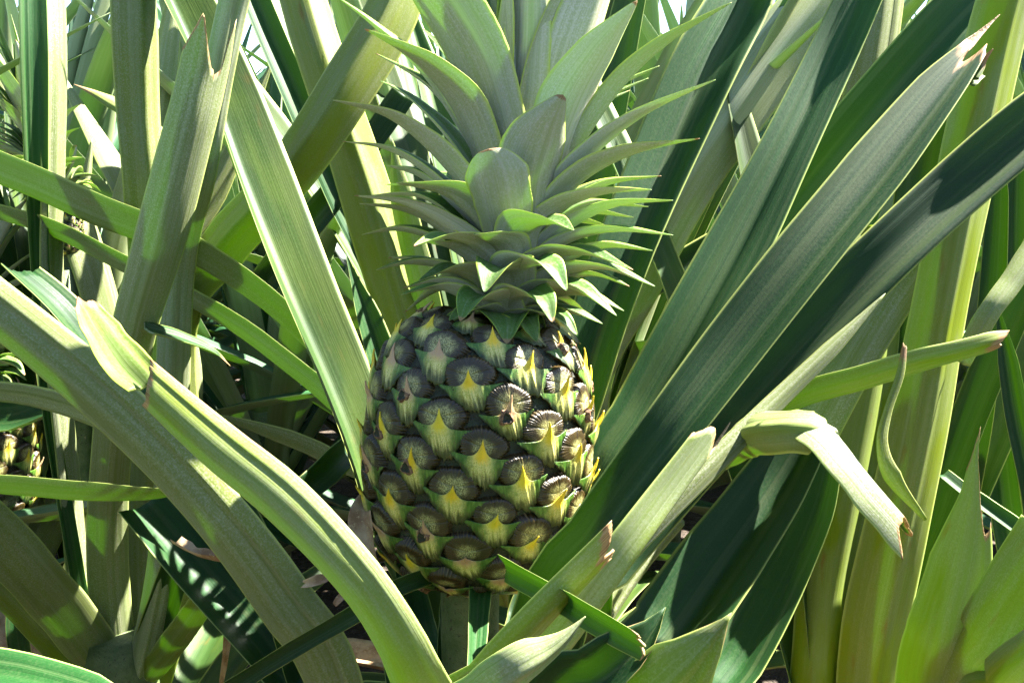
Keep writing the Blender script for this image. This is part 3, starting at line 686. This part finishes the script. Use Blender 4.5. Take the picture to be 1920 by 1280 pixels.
# dried scraps hanging under the fruit
def scrap(pl, pts, wd, roll=20, **kw):
    o = leaf(pl, pts, wd, roll=roll, name='dried_leaf', mats=(M_DRY, M_DRY), ch=.9, p=1.5, wav=.16, **kw); return o
scrap(main, [(722, 1090, .60), (700, 1060, .595), (690, 1010, .60), (684, 955, .61), (720, 930, .64)], [14, 34, 46, 36, 30], tip=20, prof=[(-1, 20), (0, 0), (.5, 14), (1, 4)])
scrap(main, [(655, 1020, .60), (672, 990, .605), (690, 960, .615)], [10, 22, 20])
scrap(main, [(566, 1100, .565), (590, 1092, .57), (640, 1075, .60), (720, 1050, .63)], [16, 22, 16, 12], prof=[(-1, 0), (-.5, 8), (0, -3), (1, 6)])
scrap(main, [(628, 1135, .57), (645, 1118, .575), (680, 1100, .60)], [14, 18, 12])
scrap(main, [(328, 1018, .645), (370, 1040, .635), (410, 1050, .63), (448, 1056, .63)], [20, 24, 22, 16], roll=60)

# ------------------------------------------------------------------ neighbours on the left
left = plant('pineapple_plant', 228, 1270, .92, 'pineapple plant with upright olive leaves fanning out at the lower left')
stem(left, .30, .03)
leaf(left, [(398, 60, .66), (386, 130, .665), (358, 250, .67), (306, 450, .69), (252, 640, .73), (214, 850, .80), (207, 1050, .87), (222, 1250, .92)], [92, 98, 100, 96, 88, 82, 78, 80],
     roll=[186, 186, 188, 188, 188, 188, 190, 190], ch=.75, p=1.15, prof=[(-1, 45), (-.45, -34), (-.1, 20), (.2, 58), (.45, 76), (.65, 56), (.8, 0), (1, -34)], dry=5, stain=.15, serr=.0005, label='upright folded leaf with a V-shaped torn top')
leaf(left, [(452, -60, .685), (432, 20, .69), (405, 150, .695), (372, 320, .71), (330, 520, .78)], [60, 62, 64, 66, 66], base=.25, roll=170, ch=.5)
leaf(left, [(262, -80, .78), (268, 60, .78), (272, 200, .79), (282, 350, .80), (290, 520, .84), (270, 800, .9)], [86, 88, 84, 82, 80, 76], base=.22, roll=[200] * 6, ch=.8, p=1.25, stain=.35)
leaf(left, [(760, -70, .80), (716, 40, .79), (640, 165, .78), (570, 275, .78), (500, 365, .79), (410, 465, .82), (320, 620, .86)], [104, 108, 110, 110, 104, 98, 92], base=.25, roll=[168] * 7, ch=.7, p=1.5, stain=.8, label='thick olive leaf slanting from the top to the left')
leaf(left, [(-90, 935, .74), (0, 1020, .77), (70, 1095, .80), (140, 1180, .86), (190, 1262, .91)], [104, 108, 108, 100, 88], base=.24, roll=165, ch=.4, p=1.7, stain=.3)
leaf(left, [(-70, 1020, .84), (30, 1125, .86), (110, 1210, .89), (180, 1290, .92)], [78, 78, 74, 66], base=.2, roll=165, ch=.4, stain=.9)
leaf(left, [(352, 1000, .84), (325, 1090, .86), (295, 1180, .89), (255, 1275, .93)], [50, 62, 64, 58], base=.2, roll=[-10] * 4, ch=.6, p=1.3)
leaf(left, [(400, 1098, .80), (360, 1160, .83), (310, 1230, .87), (262, 1300, .92)], [40, 52, 54, 50], base=.2, roll=-165, ch=.45, stain=.9, serr=.0008)
leaf(left, [(282, 960, .92), (268, 1060, .92), (256, 1180, .94)], [24, 28, 30], base=.2, roll=170, ch=.4)
leaf(left, [(30, 1120, 1.0), (34, 1200, 1.0), (60, 1300, 1.0)], [36, 40, 40], base=.15, roll=0, ch=.4)
leaf(left, [(108, -60, .86), (112, 120, .85), (108, 320, .86), (104, 520, .88), (122, 760, .90), (138, 920, .92), (150, 1060, .93), (165, 1200, .94)], [70, 70, 66, 62, 62, 62, 60, 54], base=.2, roll=[238] * 8, ch=.25, label='narrow upright leaf blazing white in the sun')
leaf(left, [(58, -60, .83), (62, 100, .83), (66, 280, .84), (72, 460, .86), (84, 640, .88), (100, 820, .9)], [56, 54, 46, 36, 32, 30], base=.2, roll=[12] * 6, ch=.3, label='narrow upright leaf, dark green in shade')
leaf(left, [(138, 158, .95), (185, 176, .95), (240, 205, .955), (330, 270, .97)], [8, 20, 28, 30], roll=[-140] * 4, ch=.4, tip=70, dry=60, stain=.9)
leaf(left, [(462, 205, .84), (492, 250, .84), (530, 320, .85), (560, 420, .87)], [8, 22, 30, 32], roll=[160] * 4, ch=.4, tip=70, dry=70, stain=1.0)
leaf(left, [(418, 1148, .78), (424, 1200, .78), (412, 1290, .8)], [8, 16, 8], roll=30, ch=.5, name='dried_leaf', mats=(M_DRY, M_DRY))

far_left = plant('pineapple_plant', -420, 1100, .80, 'pineapple plant outside the left edge whose leaves reach in level')
leaf(far_left, [(330, 905, .70), (215, 820, .72), (110, 775, .73), (0, 752, .74), (-120, 760, .76)], [70, 84, 88, 90, 90], base=.25, roll=[-100, -98, -95, -92, -92], ch=.55, p=1.3)
leaf(far_left, [(400, 905, .66), (300, 932, .655), (160, 936, .65), (0, 924, .65), (-120, 930, .67)], [30, 70, 84, 92, 92], base=.25, roll=[-95, -98, -98, -98, -98], ch=.6, p=1.2, tip=200, stain=.5)
leaf(far_left, [(330, 1385, .43), (215, 1325, .43), (100, 1288, .44), (-20, 1265, .45), (-140, 1275, .48)], [40, 74, 88, 92, 92], base=.2, roll=[-40] * 5, ch=.3, tip=200)

leaf(far_left, [(240, 690, 1.0), (150, 742, 1.02), (40, 790, 1.04), (-90, 830, 1.06)], [50, 76, 84, 84], base=.25, roll=[-60] * 4, ch=.4, tip=160)  # leaf added to shade the fruit at the left edge
# ------------------------------------------------------------------ neighbours on the right
right = plant('pineapple_plant', 1590, 1330, .84, 'pineapple plant with thick upright lime stems of leaves at the right')
stem(right, .27, .03)
leaf(right, [(1925, -80, .76), (1890, 40, .76), (1850, 220, .76), (1808, 420, .76), (1772, 600, .765), (1736, 800, .77), (1692, 1000, .78), (1652, 1180, .80), (1630, 1320, .82)], [104, 112, 112, 112, 114, 118, 124, 122, 112], base=.2,
     roll=[196] * 9, ch=.85, p=1.35, stain=1.1, label='tall thick leaf with one bright sunlit side')
leaf(right, [(1660, 420, .90), (1645, 640, .88), (1600, 880, .86), (1562, 1080, .85), (1540, 1300, .84)], [80, 100, 112, 118, 112], base=.2, roll=[192] * 5, ch=.8, p=1.4, stain=1.35)
leaf(right, [(1668, -80, .94), (1655, 40, .93), (1630, 200, .92), (1600, 380, .92), (1580, 600, .9)], [92, 94, 92, 88, 84], base=.2, roll=[195] * 5, ch=.8, p=1.3, stain=.3)
# leaf snapped over: the level half and the hanging half
leaf(right, [(1552, 800, .56), (1520, 792, .56), (1460, 792, .57), (1390, 805, .60), (1330, 850, .66)], [62, 92, 92, 78, 60], roll=[146, 146, 146, 146, 146], ch=.8, p=2.0, stain=.95, label='level half of the leaf that is snapped over')
leaf(right, [(1708, 985, .535), (1650, 918, .54), (1592, 848, .548), (1552, 800, .558), (1535, 785, .565)], [78, 86, 94, 98, 66], roll=[112, 112, 114, 118, 124], ch=.7, p=1.3, prof=[(-1, -14), (-.4, -2), (0, 20), (.5, 12), (1, -36)], dry=10, label='pale hanging half of the leaf that is snapped over')
leaf(right, [(1694, 650, .57), (1686, 700, .565), (1662, 770, .56), (1650, 830, .555), (1668, 895, .55), (1735, 975, .55)], [10, 16, 18, 24, 36, 8], roll=[150] * 6, ch=.5, prof=[(-1, 8), (-.3, -10), (.3, 8), (1, 0)], dry=40, stain=.8, label='thin curled yellow strip torn from a leaf')
leaf(right, [(1886, 640, .655), (1850, 655, .65), (1740, 685, .645), (1620, 722, .645), (1490, 765, .66), (1380, 850, .7)], [26, 52, 64, 72, 74, 70], roll=[-125, -122, -120, -118, -115, -115], ch=.5, p=1.4, prof=[(-1, -14), (-.2, 20), (.4, 6), (1, 30)], dry=46, stain=1.0, label='level olive leaf with a brown burnt tip')
leaf(main, [(1874, 28, .615), (1830, 70, .608), (1790, 108, .60), (1752, 165, .594)], [6, 15, 20, 10], roll=[20, 10, -10, -20], ch=.35, tip=90, name='dried_leaf', mats=(M_DRY, M_DRY), wav=.12)
leaf(main, [(1862, 92, .60), (1838, 118, .602), (1822, 150, .60), (1842, 140, .61)], [8, 22, 24, 10], roll=[30, 20, 0, 0], ch=.5, tip=40, dry=60, edge_dry=.4, stain=1.0)

corner = plant('pineapple_plant', 1790, 1420, .62, 'broken lime pineapple plant in the bottom right corner')
stem(corner, .26, .025)
leaf(corner, [(1840, 790, .58), (1832, 850, .58), (1826, 930, .58), (1800, 1060, .585), (1762, 1200, .595), (1740, 1330, .61)], [10, 26, 52, 124, 140, 130], base=.2, roll=[180] * 6, ch=.4, prof=[(-1, 90), (-.3, 20), (0, 0), (.3, 90), (.7, 215), (1, 190)], dry=16, stain=1.0, label='broken lime leaf ending in a long splinter')
leaf(corner, [(1960, 1000, .55), (1900, 1090, .56), (1840, 1200, .575), (1790, 1320, .6)], [120, 124, 124, 116], base=.2, roll=165, ch=.35, stain=.8)
leaf(corner, [(2000, 1180, .52), (1930, 1225, .53), (1860, 1290, .56), (1800, 1380, .6)], [90, 100, 100, 96], base=.2, roll=160, ch=.4, stain=1.0, prof=[(-1, 0), (1, 20)], edge_dry=.05)
leaf(corner, [(1768, 890, .72), (1830, 940, .70), (1905, 995, .68), (1990, 1060, .66)][::-1], [30, 30, 28, 22], roll=[-40] * 4, ch=.6, p=1.2)

far_right = plant('pineapple_plant', 2150, 1200, .95, 'pineapple plant outside the right edge with dark upright leaves')
leaf(far_right, [(1880, 250, .86), (1872, 420, .86), (1860, 600, .86), (1835, 800, .87), (1800, 1000, .88), (1780, 1200, .9)], [26, 40, 52, 56, 56, 50], roll=[-15] * 6, ch=.5, tip=120)
leaf(far_right, [(1950, 440, .76), (1900, 520, .75), (1850, 590, .745), (1800, 680, .76)], [44, 46, 44, 36], roll=[170] * 4, ch=.4, stain=.4)
leaf(far_right, [(1866, 560, .78), (1885, 660, .78), (1905, 780, .78), (1935, 920, .78), (1960, 1060, .8)], [18, 34, 46, 50, 50], base=.25, roll=[15] * 5, ch=.5, tip=120)
leaf(far_right, [(1912, 280, .92), (1908, 460, .92), (1912, 640, .92), (1925, 820, .92)], [50, 54, 56, 56], base=.25, roll=[10] * 4, ch=.5)
leaf(far_right, [(1860, 700, .94), (1870, 850, .94), (1890, 1000, .94), (1930, 1150, .95)], [50, 60, 62, 60], base=.25, roll=[15] * 4, ch=.5)

# ------------------------------------------------------------------ the plant right behind the fruit
behind = plant('pineapple_plant', 1010, 900, 1.02, 'pineapple plant close behind the fruit with tall crossing leaves')
stem(behind, .3, .03)
leaf(behind, [(545, -110, .88), (590, 50, .87), (640, 200, .86), (690, 350, .86), (735, 500, .87), (775, 640, .88), (830, 800, .92)], [92, 98, 102, 104, 104, 100, 94], base=.22, roll=[190] * 7, ch=.75, p=1.2, stain=.95)
leaf(behind, [(440, -90, .92), (500, 60, .92), (570, 220, .92), (640, 380, .93), (720, 560, .94)], [50, 56, 60, 60, 60], base=.22, roll=[20] * 5, ch=.5)
leaf(behind, [(500, -60, .97), (570, 100, .96), (650, 270, .96), (740, 470, .97)], [54, 58, 60, 60], base=.22, roll=[25] * 4, ch=.6)
leaf(behind, [(1600, -90, .95), (1530, 0, .94), (1440, 110, .93), (1350, 235, .92), (1265, 370, .92), (1180, 540, .93), (1100, 720, .95)], [130, 134, 134, 130, 122, 112, 100], base=.22, roll=[172] * 7, ch=.5, p=1.2, stain=.2, label='broad grey-olive leaf with a pale fold')
leaf(behind, [(1960, -130, .86), (1870, -40, .86), (1750, 85, .85), (1630, 225, .85), (1520, 360, .86), (1420, 500, .87), (1300, 680, .89), (1180, 860, .92)], [110, 124, 130, 130, 124, 116, 110, 100], base=.22, roll=[-6] * 8, ch=.45, p=1.3)
leaf(behind, [(1560, 330, .98), (1440, 420, .97), (1320, 490, .96), (1200, 560, .96), (1100, 660, .98)], [50, 60, 64, 64, 60], base=.22, roll=[-40] * 5, ch=.5)
leaf(behind, [(1720, 480, .80), (1640, 600, .80), (1570, 720, .80), (1500, 850, .81), (1400, 1040, .84)], [90, 96, 96, 92, 86], base=.2, roll=[170] * 5, ch=.4, p=1.3)
leaf(behind, [(760, 180, .94), (640, 350, .93), (560, 450, .93), (480, 560, .94)], [50, 56, 60, 60], roll=[-20] * 4, ch=.5)
leaf(behind, [(735, 260, .86), (748, 350, .86), (770, 450, .87), (800, 570, .88)], [20, 44, 52, 54], base=.25, roll=[165] * 4, ch=.4, tip=120, stain=.8)

# low outer leaves that close the ground under the near plants
def skirt(pl, n, seed, z0=.10, ln0=.42, elev=(18, 42), drop=.24, arc=None):
    rg = random.Random(seed)
    for i in range(n):
        az = i * 6.2832 / n + rg.uniform(-.25, .25); e = R(rg.uniform(*elev))
        if arc: az = R(arc[0] + (arc[1] - arc[0]) * (i + rg.uniform(.2, .8)) / n)
        ln = ln0 * rg.uniform(.8, 1.15)
        d = np.array((math.cos(az), math.sin(az), 0)); side = np.array((-math.sin(az), math.cos(az), 0))
        q = d * .02 + np.array((0, 0, z0 + rg.uniform(0, .06))); pts = [q]
        for k in range(4):
            q = q + (d * math.cos(e) + np.array((0, 0, math.sin(e)))) * ln / 4; e -= drop; q[2] = max(q[2], .02); pts.append(q)
        wd_ = rg.uniform(.036, .05)
        dead = rg.random() < .3 and arc is None
        me = leaf_mesh(pts[::-1], [wd_ * .6, wd_ * .9, wd_, wd_, wd_ * .9], ch=.55, p=1.3, tip=ln * .35, wdir=tuple(side), mats=(M_DRY, M_DRY) if dead else LM, rows=16, cols=9, seed=seed * 50 + i)
        l = link('dried_leaf' if dead else 'leaf', me, pl, (0, 0, 0)); l['stain'] = .4
for i_, p_ in enumerate((main, left, right, corner, behind)): skirt(p_, 11, 70 + i_)
skirt(behind, 15, 91, .22, .85, (58, 80), .10, (-18, 160))  # tall leaves added to fill behind the crown and shade the lower left
skirt(right, 6, 95, .2, .8, (62, 80), .08, (0, 150))

# ------------------------------------------------------------------ rows of plants farther back
def rosette(seed, nleaf=26, h=1.0):
    rg = random.Random(seed)
    o = bpy.data.objects.new('pineapple_plant', None); col.objects.link(o)
    stem(o, .3, .03)
    for i in range(nleaf):
        t = i / (nleaf - 1)
        az = i * R(137.5) + rg.uniform(-.3, .3); el = R(28 + 52 * t + rg.uniform(-8, 8)); ln = h * rg.uniform(.72, 1.0) * (1 - .18 * abs(t - .55))
        droop = rg.uniform(.15, .75) * (1.1 - t); z0 = .06 + .24 * t
        d = np.array((math.cos(az), math.sin(az), 0)); side = np.array((-math.sin(az), math.cos(az), 0)); sw = rg.uniform(-.05, .05)
        pts = []; e = el; q = d * .015 + np.array((0, 0, z0)); pts.append(q)
        for k in range(5):
            q = q + (d * math.cos(e) + np.array((0, 0, math.sin(e))) + side * sw) * ln / 5; e -= droop * .36; pts.append(q)
        wd_ = rg.uniform(.038, .05)
        me = leaf_mesh(pts[::-1], [wd_ * .6, wd_ * .9, wd_, wd_, wd_ * .95, wd_ * .9], ch=.55, p=1.35, tip=ln * .35, wdir=tuple(side), mats=FM, rows=16, cols=7, seed=seed * 100 + i, dry=.04 if rg.random() < .35 else 0)
        l = link('leaf', me, o, (0, 0, 0)); l['stain'] = rg.uniform(0, .6)
    return o
protos = [rosette(31 + i, 26 + 2 * i, .95 + .05 * i) for i in range(4)]
spots = []
rg = random.Random(5)
for row, y in enumerate((1.58, 1.9, 2.3, 2.75, 3.3, 4.1, 5.2)):
    half = y * .56 + .35
    n = int(2 * half / (.40 + .03 * row)) + 1
    for i in range(n):
        spots.append((-half + 2 * half * (i + .5 * (row % 2)) / max(1, n - 1) + rg.uniform(-.06, .06), y + rg.uniform(-.08, .08)))
NBACK = len(spots)
spots += [(-.95, .75), (-1.15, 1.15), (1.45, 1.05), (1.7, .6)]
spots += [(-.95, .1), (1.1, .05), (-.55, -.75), (.1, -.85), (.65, -.8), (-1.1, -.5), (1.2, -.6), (-.2, -1.3), (.5, -1.3), (-.8, -1.2), (1.1, -1.3), (-1.3, .35), (1.5, .2), (-.25, -.95), (.4, -1.0), (0, -1.7), (-.5, -1.7), (.6, -1.8)]     # unseen field plants round the camera, added to cut the low sky light
LBL = 'leafy pineapple plant in the crowded rows behind the near plants'
for i, (x, y) in enumerate(spots):
    o = protos[i] if i < 4 else copy_tree(protos[i % 4])
    o.location = (x, y, 0); o.rotation_euler.z = rg.uniform(0, 6.28); s_ = rg.uniform(.92, 1.12); o.scale = (s_, s_, s_)
    if y > .5 and i < NBACK: tag(o, LBL, 'plant', 'pineapple plants in the rows behind')
    else: tag(o, 'unseen leafy pineapple plant just outside the picture', 'plant', 'pineapple plants around the viewer')

# two young fruits on plants in the background at the left
def young(px, py, d, sc, label, ph, fs=1.0):
    b_ = P(px, py, d)
    o = bpy.data.objects.new('pineapple_plant', None); col.objects.link(o); o.location = (b_[0], b_[1], 0); tag(o, label, 'plant')
    st = stem(o, b_[2] - 200 * PX * sc, .016, name='stalk')
    fr = copy_tree(FR, o); fr.location = (0, 0, b_[2]); fr.scale = (sc * fs,) * 3; fr.rotation_euler = (0, R(2), ph)
    cr = copy_tree(CR, o); cr.location = (0, 0, b_[2] + 240 * PX * sc * fs); cr.scale = (sc,) * 3; cr.rotation_euler = (0, 0, ph)
    for k, (dx, dy) in enumerate(((-150, -200), (130, -240), (-60, 80), (220, 30))):
        p_ = [P(px + dx * 1.8, py - 350 + dy, d + .1), P(px + dx * 1.3, py - 100 + dy * .5, d + .08), P(px + dx * .6, py + 160, d + .06), np.array((b_[0], b_[1] + .02, .12))]
        me = leaf_mesh(p_, [.03, .042, .045, .04], roll=160 if k % 2 else 20, ch=.5, tip=.25, origin=tuple(o.location), seed=900 + k)
        l = link('leaf', me, o, (0, 0, 0)); l['stain'] = .3
    return o
yf = young(-62, 850, 1.12, 1.05, 'pineapple plant with a small dark fruit low at the left edge', 1.0)
for k, (a, b_) in enumerate((((-.60, 1.24, .86), (-.45, 1.15, .62)), ((-.54, 1.32, .80), (-.40, 1.22, .60)))):  # leaves added to keep direct sun off this fruit
    q = [np.array(a), np.array(b_), np.array((b_[0] + .02, b_[1], .36)), np.array((yf.location[0] + .03, yf.location[1], .12))]
    l = link('leaf', leaf_mesh(q, [.03, .058, .058, .05], wdir=(.35, 1, 0), ch=.4, tip=.15, origin=tuple(yf.location), seed=950 + k), yf, (0, 0, 0)); l['stain'] = .2
young(116, 432, 1.13, .66, 'pineapple plant with a spiky crown between the left leaves', 2.2, .5)
